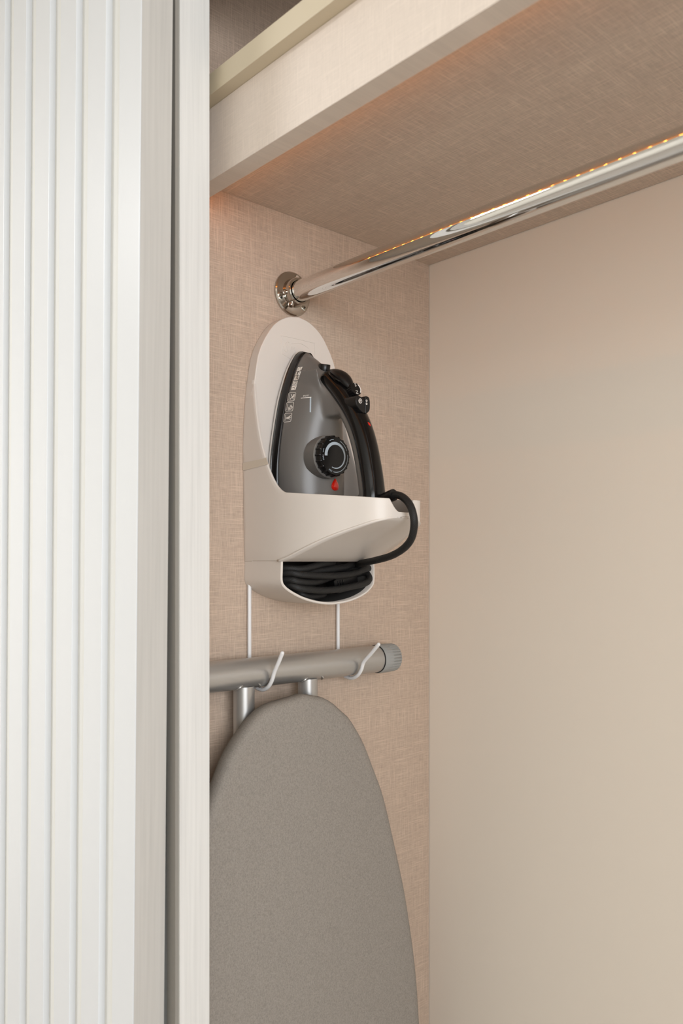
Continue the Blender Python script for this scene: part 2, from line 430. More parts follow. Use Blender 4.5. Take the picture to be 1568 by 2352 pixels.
def shell():
    NR = 10; V, Fc = [], []
    cols = [(x, h, -1) for x, h in plan] + [(x, h, 1) for x, h in reversed(plan[:-1])]
    # densify the nose for the notch
    dense = []
    for (a, b) in zip(cols, cols[1:]):
        y0, y1 = a[1] * a[2], b[1] * b[2]; k = 5 if max(a[0], b[0]) > 0.232 else 1
        for j in range(k):
            t = j / k; dense.append((a[0] + (b[0] - a[0]) * t, y0 + (y1 - y0) * t))
    dense.append((cols[-1][0], cols[-1][1] * cols[-1][2]))
    for x, hs in dense:
        zt = ztopf(x, abs(hs), 1); zt = notch(hs * 0.092, zt) if x > 0.225 else zt
        zb = zbotf(x)
        for r in range(NR + 1):
            z = zb + (zt - zb) * r / NR
            V.append((x + 0.0005, YC + hs * min(0.0935, bw(z)), z))
    n = NR + 1
    for i in range(len(dense) - 1):
        for r in range(NR): Fc.append((i * n + r, (i + 1) * n + r, (i + 1) * n + r + 1, i * n + r + 1))
    o = mesh('pocket', V, Fc, 'plastic', hold, True)
    md = o.modifiers.new('s', 'SOLIDIFY'); md.thickness = 0.0035; md.offset = -1
    bv = o.modifiers.new('b', 'BEVEL'); bv.width = 0.0009; bv.segments = 2; bv.limit_method = 'ANGLE'; bv.angle_limit = math.radians(50)
    return o
pk = shell()
def under():
    V, Fc = [], []; xs = [p[0] for p in plan if p[0] >= XT - 0.008]; NY = 14
    hs = [p[1] for p in plan if p[0] >= XT - 0.008]
    for x, h in zip(xs, hs):
        for j in range(NY + 1):
            s = -1 + 2 * j / NY
            V.append((x + 0.0004, YC + s * (h * 0.0917), zbotf(x) + 0.0002))
    n = NY + 1
    for i in range(len(xs) - 1):
        for j in range(NY): Fc.append((i * n + j, (i + 1) * n + j, (i + 1) * n + j + 1, i * n + j + 1))
    o = mesh('pocket_underside', V, Fc, 'plastic', hold, True)
    md = o.modifiers.new('s', 'SOLIDIFY'); md.thickness = 0.003; md.offset = 0
    return o
under()
# cord tray: open-fronted trough
tl = [on(0, px, py, XT) for px, py in ((646, 1287), (645.5, 1310), (645.5, 1335), (652, 1349), (668, 1362), (695, 1376), (725, 1385), (752, 1388.5), (780, 1387), (812, 1379), (838, 1366), (853, 1352), (860, 1338), (861, 1310), (860, 1287))]
out = spline([Vector((p.y, p.z, 0)) for p in tl], 5)
def tray():
    n = len(out); V = []; TW = 0.0038
    cy, cz = YC, ZT
    inn = []
    for i, p in enumerate(out):
        t = (out[min(i + 1, n - 1)] - out[max(i - 1, 0)]).normalized(); nn = Vector((-t.y, t.x, 0))
        if nn.dot(Vector((cy, cz - 0.03, 0)) - p) < 0: nn = -nn
        inn.append(p + nn * TW)
    lv = [(0.0006, out), (XT - 0.0012, out), (XT, [a.lerp(b, 0.3) for a, b in zip(out, inn)]), (XT, [a.lerp(b, 0.75) for a, b in zip(out, inn)]), (XT - 0.0012, inn), (0.004, inn)]
    for x, ring in lv: V += [(x, p.x, p.y) for p in ring]
    Fc = []
    for i in range(len(lv) - 1):
        for j in range(n - 1): Fc.append((i * n + j, i * n + j + 1, (i + 1) * n + j + 1, (i + 1) * n + j))
    Fc.append(tuple(range((len(lv) - 1) * n, len(lv) * n)))
    Fc.append(tuple(range(n)))
    o = mesh('cord_tray', V, Fc, 'plastic', hold, True)
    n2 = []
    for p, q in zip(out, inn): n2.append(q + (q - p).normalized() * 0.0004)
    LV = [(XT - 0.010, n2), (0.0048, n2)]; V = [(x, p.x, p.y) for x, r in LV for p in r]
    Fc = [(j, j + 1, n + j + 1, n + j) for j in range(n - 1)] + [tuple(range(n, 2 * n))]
    mesh('tray_shade_lining', V, Fc, 'tray_shade', o, True)  # dark grey inner surface paints in the shade inside the tray
    return o
tray()
# clear tape across the flange and embossed badge
def tape():
    V, Fc = [], []
    for i in range(9):
        t = i / 8
        for top in (0, 1):
            px = 557.5 + (617 - 557.5) * t; py = (1064 if top else 1081) + ((1050 if top else 1066) - (1064 if top else 1081)) * t
            px = min(px, 611 + (5 if not top else 0))
            y = YC - 0.0918; p = on(1, px, py, y - 0.0006); V.append(p)
    for i in range(8): Fc.append((2 * i, 2 * i + 2, 2 * i + 3, 2 * i + 1))
    mesh('tape_strip', V, Fc, 'tape', hold)
tape()
def badge():
    X = PT + 0.0002
    def pp(px, py): return on(0, px, py, X)
    cor = [(651, 772), (716, 787), (722, 793), (722, 850), (716, 853), (655, 817), (648, 808), (647, 776)]
    tube('badge_outline', spline([pp(*c) for c in cor], 6, True) + [pp(*cor[0])], 0.00035, 'plastic', bp, 6)
    S_ = spline([pp(*c) for c in ((664, 787), (660, 785), (656, 790), (659, 799), (661, 806), (657, 808), (652, 803), (651, 796))], 6)
    tube('badge_letter', S_, 0.00035, 'plastic', bp, 6)
    tube('badge_letter', spline([pp(*c) for c in ((668, 806), (670, 796), (672, 804), (675, 797), (677, 806))], 6), 0.00035, 'plastic', bp, 6)
    tube('badge_swoosh', spline([pp(*c) for c in ((670, 790), (682, 788), (695, 791), (708, 800))], 6), 0.00035, 'plastic', bp, 6)
badge()

# ------------------------------------------------------------------ ironing board hooks (part of the holder)
BX = 0.034; bc = on(0, 650, 1537, BX); BZ = bc.z; BR = 0.0222
for wpx, pts in ((572.5, ((579, 1530), (588, 1560), (600, 1575), (613, 1577), (625, 1570), (634, 1555), (640, 1535), (648, 1500))),
                 (776.0, ((785, 1500), (795, 1530), (808, 1547), (822, 1550), (838, 1545), (850, 1530), (859, 1505), (869, 1480)))):
    y = on(0, wpx, 1440, 0.0045).y
    tip = on(1, *pts[-1], y); tip_x = tip.x
    z0 = 1.42
    zb = BZ - BR - 0.0040
    P_ = [(0.0045, y, z0), (0.0045, y, 1.40), (0.0045, y, BZ + 0.035), (0.0050, y, BZ), (0.009, y, BZ - 0.014), (0.020, y, zb + 0.0025), (BX + 0.003, y, zb), (0.0515, y, zb + 0.0058), (0.0605, y, zb + 0.0162), (0.0665, y, zb + 0.0290), (0.5 * 0.0665 + 0.5 * tip_x + 0.0003, y, (zb + 0.0290 + tip.z) / 2), (tip_x, y, tip.z)]
    path = spline(P_, 8)
    e = path[-1]; dd = (path[-1] - path[-2]).normalized()
    rr = [0.0031] * len(path) + [0.0028, 0.0019, 0.0004]
    tube('hook', path + [e + dd * 0.0012, e + dd * 0.0024, e + dd * 0.0030], rr, 'wire', hold, 14)

# ------------------------------------------------------------------ ironing board
brd = empty('ironing_board', (0.06, YC, 0.0), 'grey-covered ironing board hanging upright by its silver foot bar', 'ironing board')
ye = on(0, 864, 1508, BX).y
tube('foot_bar', [(BX, -0.545, BZ), (BX, -0.45, BZ), (BX, YC, BZ), (BX, ye, BZ)], BR, 'silver', brd, 48)
lathe('end_cap', [(0.0, BR - 0.001), (0.0, BR + 0.0012), (0.001, BR + 0.0018), (0.018, BR + 0.0020), (0.020, BR + 0.0020), (0.038, BR + 0.0012), (0.0425, BR - 0.003), (0.044, BR - 0.010), (0.044, 0.0001)],
      (BX, ye, BZ), (0, 1, 0), 'cap', brd, 208, True, lambda i, k: (1 - 0.075 * (0.5 + 0.5 * math.cos(k * math.pi / 4)) ** 3) if 4 <= i <= 6 else 1)
lathe('cap_seam', [(0, BR + 0.0002), (0, BR + 0.0010), (0.0012, BR + 0.0010), (0.0012, BR + 0.0002)], (BX, ye - 0.0012, BZ), (0, 1, 0), 'dark', brd, 64)
for px in (560, 706.5):
    y = on(0, px, 1580, BX).y
    lg = tube('leg', [(BX, y, BZ - BR + 0.004), (BX, y, BZ - 0.2), (BX, y, 0.62), (BX, y, 0.15)], 0.0155, 'silver', brd, 36)
    for s in (-1, 1):
        tube('weld', spline([(BX + 0.0165, y + s * 0.0135, BZ - BR * 0.62), (BX + 0.0150, y + s * 0.0185, BZ - BR * 0.80), (BX + 0.008, y + s * 0.021, BZ - BR * 0.98)], 4), [0.0005 + 0.0013 * math.sin(math.pi * i / 8) for i in range(9)], 'silver', lg, 8)
# covered top
XM = 0.074
Rp = [(706, 1596), (734, 1600), (757, 1612), (774, 1627), (794, 1645), (810, 1670), (828, 1702), (849, 1756), (872, 1820), (896, 1921), (920, 2033), (936, 2134), (948, 2234), (956, 2351)]
Lp = [(684, 1596), (652, 1600), (619, 1617), (581, 1646), (551, 1685), (521, 1735), (497, 1795), (480, 1838)]
rtab = sorted([(on(0, *p, XM).z, on(0, *p, XM).y) for p in Rp]); ltab = sorted([(on(0, *p, XM).z, on(0, *p, XM).y) for p in Lp])
ytip = (rtab[-1][1] + ltab[-1][1]) / 2; ztip = max(rtab[-1][0], ltab[-1][0])
# axis of the board: middle of both sides where both are known
axis_y = sum((sinterp(rtab, z) + sinterp(ltab, z)) / 2 for z in [ltab[0][0] + i * 0.02 for i in range(5)]) / 5
def rw(z):
    if z >= rtab[0][0]: return sinterp(rtab, z)
    return rtab[0][1] + 0.010 * (1 - math.exp(-(rtab[0][0] - z) / 0.12))
def lw(z):
    if z >= ltab[0][0]: return sinterp(ltab, z)
    base = ltab[0][1]; k = rw(z) - sinterp(rtab, ltab[0][0])
    return base - k
ztop_b = ztip
zz = [ztop_b - 0.0015] + [ztop_b - 0.03 * (i / 10) ** 1.6 for i in range(3, 11)] + [ztop_b - 0.03 - i * 0.0125 for i in range(1, 40)]
zz += [zz[-1] - 0.03 * i for i in range(1, 18)]
zz = sorted(set(zz), reverse=True); zz = [z for z in zz if z > 0.10]
ol = [Vector((rw(z), z, 0)) for z in zz] + [Vector((rw(zz[-1]) - 0.03, 0.085, 0)), Vector((lw(zz[-1]) + 0.03, 0.085, 0))] + [Vector((lw(z), z, 0)) for z in reversed(zz)]
ol.append(Vector(((rw(zz[0]) + lw(zz[0])) / 2, ztop_b + 0.0004, 0)))
def inset(poly, d):
    n = len(poly); r = []
    for i in range(n):
        t = (poly[(i + 1) % n] - poly[i - 1]).normalized(); r.append(poly[i] + Vector((t.y, -t.x, 0)) * d * sgn)
    return r
sgn = 1.0
ar = sum(ol[i].x * ol[(i + 1) % len(ol)].y - ol[(i + 1) % len(ol)].x * ol[i].y for i in range(len(ol)))
sgn = -1.0 if ar > 0 else 1.0
lv = [(0.0525, 0.030), (0.0525, 0.012), (0.0560, 0.004), (0.0625, 0.0008), (XM, 0.0), (0.0800, 0.0012), (0.0845, 0.0045), (0.0866, 0.0095), (0.0872, 0.017)]
rings = [[(x, p.x, p.y) for p in inset(ol, d)] for x, d in lv]
V, Fc = loft(rings, True, False); n = len(ol)
# flat front and back, built as strips between the two sides
m_ = len(zz)
for base in (0, (len(lv) - 1) * n):
    for i in range(m_ - 1):
        Fc.append((base + i, base + i + 1, base + n - 2 - i - 1, base + n - 2 - i))
    Fc.append((base + m_ - 1, base + m_, base + m_ + 1, base + m_ + 2)); Fc.append((base + 0, base + n - 2, base + n - 1))
cov = mesh('cover', V, Fc, 'fabric', brd, True, weld=False)

# ------------------------------------------------------------------ steam iron
IX = 0.0245                                    # back of the sole plate
iron = empty('steam_iron', (0.10, YC, 1.53), 'black and smoke-grey steam iron standing tip-up in the cream holder', 'iron')
sp = [on(0, px, py, 0.030) for px, py in ((686, 808), (676, 818), (661, 848), (649, 885), (639, 925), (630, 980), (623, 1035), (620, 1085))]
ZTIP = on(0, 689, 806.5, 0.03).z; ZHEEL = 1.4885
wt = sorted([(p.z, max(0.0, YC - p.y)) for p in sp])
wt = [(ZHEEL, 0.056), (1.545, 0.0615)] + wt + [(ZTIP, 0.003)]
def sw(z): return max(0.0008, sinterp(wt, z))
zi = [ZHEEL, ZHEEL + 0.004] + [ZHEEL + 0.004 + (ZTIP - 0.012 - ZHEEL - 0.004) * i / 26 for i in range(1, 27)] + [ZTIP - 0.012 + 0.012 * math.sin(math.pi / 2 * i / 6) for i in range(1, 7)]
def iring(x, d, dz=0.0):
    r = []
    for s, zl in ((-1, zi), (1, list(reversed(zi)))):
        for z in zl:
            wv = sw(z) - (0.006 if z == ZHEEL else 0.0) - d
            zq = min(z, ZTIP - d * 1.2) + dz
            r.append((x, YC + s * max(0.0006, wv), zq))
    return r
V, Fc = loft([iring(IX, 0.003), iring(IX + 0.0004, 0.0005), iring(IX + 0.0042, -0.0008), iring(IX + 0.0056, -0.0003), iring(IX + 0.0058, 0.004)])
mesh('soleplate', V, Fc, 'chrome', iron, True, weld=False)
V, Fc = loft([iring(IX + 0.0056, 0.0012), iring(IX + 0.0080, 0.0008), iring(IX + 0.0125, 0.0016), iring(IX + 0.0178, 0.0031), iring(IX + 0.0188, 0.0047), iring(IX + 0.0191, 0.012)])
skm = mesh('base_skirt', V, Fc, 'skirt', iron, True, weld=False).data

X0 = IX + 0.0165
# black handle centre line, measured on the iron's middle plane
hp = [on(1, px, py, YC) for px, py in ((748, 860), (764, 877), (782, 898), (800, 923), (817, 952), (831, 985), (842, 1023), (851, 1070), (857, 1112), (860, 1145), (861, 1180), (860, 1215))]
ridge = [on(1, px, py, YC) for px, py in ((700, 811), (713, 818), (729, 831), (745, 846))]
crest = sorted([(p.z, p.x) for p in ridge] + [(1.722, 0.099), (1.70, 0.105), (1.67, 0.101), (1.63, 0.0965), (1.60, 0.0950), (1.56, 0.0945), (ZHEEL, 0.0945)])
def body_mesh():
    V, Fc = [], []
    zs_ = [ZHEEL + 0.002 + (ZTIP - 0.004 - ZHEEL - 0.002) * i / 60 for i in range(61)]
    rings = []
    for z in zs_:
        wv = max(0.0015, sw(z) - 0.0048); xc = max(X0 + 0.004, sinterp(crest, z)); r = []
        hx = xc - X0
        for k in range(25):
            a = math.pi * k / 24; e = 2.15
            cx, sx = math.cos(a), math.sin(a)
            r.append((X0 + hx * abs(sx) ** (2 / e), YC - wv * math.copysign(abs(cx) ** (2 / e), cx), z))
        rings.append(r)
    v, f = loft(rings); V += v; Fc += f
    # grey inner shell of the handle, from the front pillar to the heel
    path = spline([Vector((p.x - 0.0105 - 0.004 * (i < 2), YC, p.z - 0.003)) for i, p in enumerate(hp)], 6)
    rad = []
    N_ = len(path)
    for i in range(N_):
        t = i / (N_ - 1)
        rad.append((0.0150 if t > 0.25 else 0.0205 - 0.0055 * t / 0.25, 0.0130))
    v, f = loft(tube_rings(path, rad, 20, (0, 1, 0))); b = len(V); V += v; Fc += [tuple(b + k for k in q) for q in f]
    # front pillar web between body crest and handle
    pil = []
    for i in range(14):
        z = 1.735 - 0.072 * i / 13
        # handle x at that z
        hx = interp(sorted([(p.z, p.x) for p in hp]), z) - 0.012
        w2 = 0.0120 + 0.0105 * (1 - i / 13)
        pil.append([(x, YC + s * ww, z) for x, s, ww in ((0.06, -1, w2 * 1.7), (0.10, -1, w2 * 1.25), (hx, -1, w2 * 0.9), (hx + 0.004, 1, w2 * 0.9), (0.10, 1, w2 * 1.25), (0.06, 1, w2 * 1.7))])
    v, f = loft(pil); b = len(V); V += v; Fc += [tuple(b + k for k in q) for q in f]
    # heel pillar
    pil = []
    for z, xx, w2 in ((1.547, 0.125, 0.018), (1.543, 0.168, 0.0180), (1.537, 0.172, 0.020), (ZHEEL + 0.001, 0.174, 0.022)):
        pil.append([(x, YC + s * ww, z) for x, s, ww in ((0.06, -1, w2 * 1.8), (0.10, -1, w2 * 1.4), (xx, -1, w2 * 0.9), (xx, 1, w2 * 0.9), (0.10, 1, w2 * 1.4), (0.06, 1, w2 * 1.8))])
    v, f = loft(pil); b = len(V); V += v; Fc += [tuple(b + k for k in q) for q in f]
    me = bpy.data.meshes.new('body_raw'); me.from_pydata(V, [], Fc); me.update()
    bm = bmesh.new(); bm.from_mesh(me); bmesh.ops.recalc_face_normals(bm, faces=bm.faces); bm.to_mesh(me); bm.free()
    o = bpy.data.objects.new('tmp', me); COL.objects.link(o)
    r = o.modifiers.new('r', 'REMESH'); r.mode = 'VOXEL'; r.voxel_size = 0.0016
    s = o.modifiers.new('s', 'SMOOTH'); s.factor = 0.5; s.iterations = 36
    dg = bpy.context.evaluated_depsgraph_get(); dg.update()
    m2 = bpy.data.meshes.new_from_object(o.evaluated_get(dg)); m2.name = 'body'
    bpy.data.objects.remove(o); bpy.data.meshes.remove(me)
    return m2
bme = body_mesh()
body = wrap('body', bme, 'grey', iron, False); bme.shade_smooth()
nb = len(bme.vertices)
BV = BVHTree.FromPolygons([v.co.copy() for v in bme.vertices] + [v.co.copy() for v in skm.vertices], [tuple(p.vertices) for p in bme.polygons] + [tuple(nb + i for i in p.vertices) for p in skm.polygons])

# black handle grip
hpath = spline([Vector((p.x, YC, p.z)) for p in hp], 8)
Nh = len(hpath); hr = []
for i in range(Nh):
    t = i / (Nh - 1); g = min(1.0, (t / 0.06)) ** 0.5 if t < 0.06 else 1.0
    hr.append(((0.0190 - 0.0015 * math.sin(math.pi * t)) * max(0.25, g), (0.0125 + 0.002 * (1 - t)) * max(0.25, g)))
hd = tube('handle', hpath, hr, 'blk', iron, 40, (0, 1, 0))
# raised seam line along the grip
seam = [p + Vector((0.0085, -0.0140, 0)) for p in hpath[28:-2]]

# spray nozzle, filler lid, steam dial, buttons
q = on(1, 746, 846, YC)
lathe('spray_nozzle', [(-0.012, 0.0075), (0.0, 0.0088), (0.0075, 0.0088), (0.0085, 0.0080), (0.0085, 0.0040), (0.006, 0.0036), (0.006, 0.0001)], (q.x - 0.002, YC, q.z - 0.002), (0.25, -0.05, 0.97), 'blk2', hd, 28)
a_ = on(1, 757, 858, YC); b_ = on(1, 803, 893, YC)
lp = [a_.lerp(b_, i / 12) for i in range(13)]
lid = tube('filler_lid', [p + Vector((0.006, 0, 0.004)) * math.sin(math.pi * (0.12 + 0.8 * i / 12)) for i, p in enumerate(lp)], [(0.0125 * math.sin(math.pi * (0.10 + 0.82 * i / 12)) ** 0.6, 0.0090 * math.sin(math.pi * (0.10 + 0.82 * i / 12)) ** 0.6) for i in range(13)], 'blk2', hd, 28, (0, 1, 0))
c_ = on(1, 763, 868, YC - 0.012)
ringp = []
ax1 = (b_ - a_).normalized(); ax2 = Vector((0, -1, 0)); mid = a_.lerp(b_, 0.42) + Vector((0.004, 0, 0.002))
for k in range(33):
    t = 2 * math.pi * k / 32; ringp.append(mid + ax1 * 0.020 * math.cos(t) + ax2 * 0.0150 * math.sin(t))
tube('lid_rim', ringp, 0.0016, 'blk', hd, 10)
fq = on(1, 798, 877, YC + 0.014)
lathe('lid_tab', [(-0.008, 0.005), (0.0, 0.0062), (0.003, 0.0058), (0.0048, 0.0042), (0.0056, 0.0001)], fq, (0.8, 0.3, 0.4), 'blk2', hd, 24)
sc = on(1, 818, 893, YC + 0.002); SAX = Vector((0.96, -0.02, 0.28)).normalized()
st = lathe('steam_dial', [(-0.034, 0.0085), (-0.031, 0.0094), (-0.002, 0.0094), (-0.001, 0.0098), (0.0, 0.0094), (0.0002, 0.0001)], sc, SAX, 'blk2', hd, 72, True, lambda i, k: (1 + 0.05 * (1 if (k // 2) % 2 else -1)) if 0 < i < 3 else 1)

def glyph(ch, size=1.0, off=0.0):
    cu = bpy.data.curves.new('t', 'FONT'); cu.body = ch; cu.size = size; cu.offset = off; cu.align_x = 'CENTER'; cu.align_y = 'CENTER'; cu.resolution_u = 4
    o = bpy.data.objects.new('t', cu); COL.objects.link(o)
    dg = bpy.context.evaluated_depsgraph_get(); dg.update()
    me = bpy.data.meshes.new_from_object(o.evaluated_get(dg))
    V = [v.co.copy() for v in me.vertices]; Fc = [tuple(p.vertices) for p in me.polygons]
    bpy.data.objects.remove(o); bpy.data.curves.remove(cu); bpy.data.meshes.remove(me)
    return V, Fc
def plane_print(name, V, Fc, O, u, v, m, parent):
    u, v = Vector(u), Vector(v); n = u.cross(v).normalized(); O = Vector(O)
    return mesh(name, [O + u * p[0] + v * p[1] + n * 0.0002 for p in V], Fc, m, parent, weld=False)
def arc(r0a, r1a, r0b, r1b, a0, a1, n=40):
    V, Fc = [], []
    for i in range(n + 1):
        t = i / n; a = math.radians(a0 + (a1 - a0) * t)
        for r in (r0a + (r0b - r0a) * t, r1a + (r1b - r1a) * t): V.append((r * math.cos(a), r * math.sin(a), 0))
    for i in range(n): Fc.append((2 * i, 2 * i + 1, 2 * i + 3, 2 * i + 2))
    return V, Fc
su = (Vector((0, 1, 0)) - SAX * SAX.y).normalized(); sv = SAX.cross(su)
Od = sc + SAX * 0.0003
V, Fc = glyph('S', 0.0075); plane_print('print', V, Fc, Od + sv * 0.0058 - su * 0.0005, -su * 0.6 - sv * 0.8 if False else su, sv, 'print', st)
V, Fc = glyph('Z', 0.0072); plane_print('print', V, Fc, Od - sv * 0.0058 - su * 0.0005, su, sv, 'print', st)
V, Fc = arc(0.0072, 0.0088, 0.0072, 0.0088, -42, 60, 16); plane_print('print', V, Fc, Od, su, sv, 'print', st)

# steam buttons: two lobes facing out from the handle
def button(name, cpts, x0, x1):
    o = prism(name, [(p.y, p.z) for p in spline([on(0, px, py, x1) for px, py in cpts], 5, True)], 0, x0, x1, 'blk2', hd, 0.0022, 3)
    return o
XB = on(1, 832, 930, YC).x + 0.004
bt1 = button('spray_button', ((820, 908), (830, 912), (836.5, 920), (838, 935), (838, 948), (830, 945), (821, 934), (817, 921)), XB - 0.030, XB)
bt2 = button('spray_button', ((838.5, 912), (843, 910), (848, 914), (850, 926), (849, 942), (843, 949), (839, 948), (838.5, 930)), XB - 0.030, XB)
for (px, py), kind, bt in (((827, 921), 0, bt1), ((841.5, 924), 1, bt2)):
    O = on(0, px, py, XB + 0.0002)
    if kind == 0:
        V, Fc = arc(0.0026, 0.0034, 0.0026, 0.0034, 0, 360, 20); plane_print('print', V, Fc, O, (0, 1, 0), (0, 0, 1), 'print', bt)
        V, Fc = arc(0.0006, 0.0016, 0.0006, 0.0016, 30, 300, 12); plane_print('print', V, Fc, O, (0, 1, 0), (0, 0, 1), 'print', bt)
    else:
        for dz in (0.0022, -0.0022):
            V, Fc = arc(0.0008, 0.0016, 0.0008, 0.0016, 0, 360, 14); plane_print('print', V, Fc, O + Vector((0, 0, dz)), (0, 1, 0), (0, 0, 1), 'print', bt)
# red lamps
rl = on(1, 843, 977, YC - 0.006)
hx = interp(sorted([(p.z, p.x) for p in hp]), rl.z) + 0.0125
rl = on(0, 843, 977, hx - 0.0012)
tag(lathe('indicator_lamp', [(-0.003, 0.0056), (0.0005, 0.0056), (0.0022, 0.0042), (0.0028, 0.0001)], rl, (0.93, -0.22, 0.28), 'red', hd, 28), 'round red indicator lens on the black grip')
def hit(px, py):
    d = ray(px, py).normalized(); r = BV.ray_cast(CAM, d); return r
def drop():
    loc, nr, _, _ = hit(769, 1113); nr = nr.normalized()
    u = Vector((0, 1, 0)); u = (u - nr * nr.y).normalized(); v = nr.cross(u)
    if v.z < 0: v = -v
    V = []; rings = []
    for h, k in ((-0.001, 1.0), (0.0012, 0.95), (0.0026, 0.7), (0.0032, 0.3), (0.0033, 0.02)):
        r = []
        for i in range(28):
            t = 2 * math.pi * i / 28
            x = 0.0060 * math.sin(t) * (1 - 0.45 * (math.cos(t) + 1) / 2 * 1.6 if math.cos(t) > -1 else 1); y = 0.0095 * math.cos(t)
            x = 0.0105 * math.sin(t) * (math.sin(t / 2) ** 1.1 if True else 1)
            r.append(loc + u * x * k + v * (y * k) + nr * h)
        rings.append(r)
    V, Fc = loft(rings)
    tag(mesh('indicator_lamp', V, Fc, 'red', body, True, weld=False), 'red teardrop lamp below the temperature dial')
drop()

# temperature dial on the body crest
tc_ = on(1, 770, 1047, YC); DXF = max(0.118, tc_.x)
do = on(0, 770, 1047, DXF); do = Vector((DXF, do.y, do.z))
lathe('dial_base', [(-0.034, 0.0318), (-0.0125, 0.0318), (-0.0112, 0.0306), (-0.0112, 0.0001)], do, (1, 0, 0), 'grey', body, 56)
dl = lathe('temperature_dial', [(-0.0112, 0.0270), (-0.0110, 0.0300), (-0.0098, 0.0306), (-0.0016, 0.0300), (-0.0004, 0.0288), (0.0, 0.0275), (0.0, 0.0262), (0.0, 0.0001)], do, (1, 0, 0), 'blk2', body, 160, True,
           lambda i, k: (1.0 if (k % 8) < 2 else 0.955) if 0 < i < 5 else 1.0)
U_, V_ = (0, 1, 0), (0, 0, 1)
def cw(a): return a
v, f = arc(0.0155, 0.0208, 0.0168, 0.0200, 183, 30, 40); plane_print('print', v, f, do, U_, V_, 'print2', dl)
v, f = arc(0.0168, 0.0200, 0.0176, 0.0186, 30, -112, 40); plane_print('print', v, f, do, U_, V_, 'print2', dl)
for a0, a1 in ((68, 22), (8, -100), (118, 98), (172, 158)):
    v, f = arc(0.0236, 0.0244, 0.0236, 0.0244, a0, a1, 20); plane_print('print', v, f, do, U_, V_, 'print2', dl)
for txt, ang in (('MAX', 190), ('MIN', 246)):
    a = math.radians(ang); ur = Vector((0, math.cos(a), math.sin(a))); tt = Vector((0, -math.sin(a), math.cos(a)))
    v, f = glyph(txt, 0.0036); plane_print('print', v, f, do + ur * 0.0240, tt, -ur, 'print2', dl)

# printing on the body side
def decal(name, V2, Fc, m, off=0.0005):
    V = []
    for px, py in V2:
        loc, nr, _, _ = hit(px, py)
        if loc is None: return None
        V.append(loc + nr * off)
    return mesh(name, V, Fc, m, body, weld=False)
def zz1(x, y): return (610 + x / 10.453, 780 + y / 10.453)
def bil(c, u, v):
    return tuple((c[0][i] * (1 - u) + c[1][i] * u) * (1 - v) + (c[3][i] * (1 - u) + c[2][i] * u) * v for i in (0, 1))
def quad(c, m, off=0.0005, n=4):
    V = [bil(c, i / n, j / n) for j in range(n + 1) for i in range(n + 1)]
    Fc = [(j * (n + 1) + i, j * (n + 1) + i + 1, (j + 1) * (n + 1) + i + 1, (j + 1) * (n + 1) + i) for j in range(n) for i in range(n)]
    return decal('print', V, Fc, m, off)
def stroke(pts, wd, m='print', off=0.0005, closed=False):
    P = [Vector((p[0], p[1], 0)) for p in pts]
    if closed: P.append(P[0])
    Q = []
    for a, b in zip(P, P[1:]):
        k = max(1, int((b - a).length / 3)); Q += [a.lerp(b, i / k) for i in range(k)]
    Q.append(P[-1]); V, Fc = [], []
    for i, p in enumerate(Q):
        t = (Q[min(i + 1, len(Q) - 1)] - Q[max(0, i - 1)]).normalized(); nn = Vector((-t.y, t.x, 0)) * wd / 2
        V += [(p + nn)[:2], (p - nn)[:2]]
    for i in range(len(Q) - 1): Fc.append((2 * i, 2 * i + 1, 2 * i + 3, 2 * i + 2))
    return decal('print', V, Fc, m, off)
boxes = (((783, 667), (890, 658), (852, 752), (745, 760)), ((743, 775), (852, 765), (822, 860), (708, 868)), ((710, 882), (818, 872), (788, 970), (675, 980)),
         ((672, 995), (783, 985), (755, 1085), (640, 1095)), ((640, 1110), (752, 1100), (725, 1205), (613, 1215)))
for c, ch in zip(boxes, 'CORBY'):
    c = [zz1(*p) for p in c]; quad(c, 'print')
    V, Fc = glyph(ch, 1.0, -0.016)
    mx = max(abs(p.x) for p in V); my = max(abs(p.y) for p in V)
    # text runs down the iron: letter tops point to the right
    decal('print', [bil(c, 0.5 + 0.36 * p.y / my, 0.5 + 0.40 * p.x / mx) for p in V], Fc, 'ink', 0.0008)
icons = (((560, 1285), (733, 1275), (690, 1470), (525, 1482)), ((510, 1515), (682, 1505), (648, 1715), (473, 1725)), ((465, 1775), (636, 1763), (605, 1970), (430, 1985)))
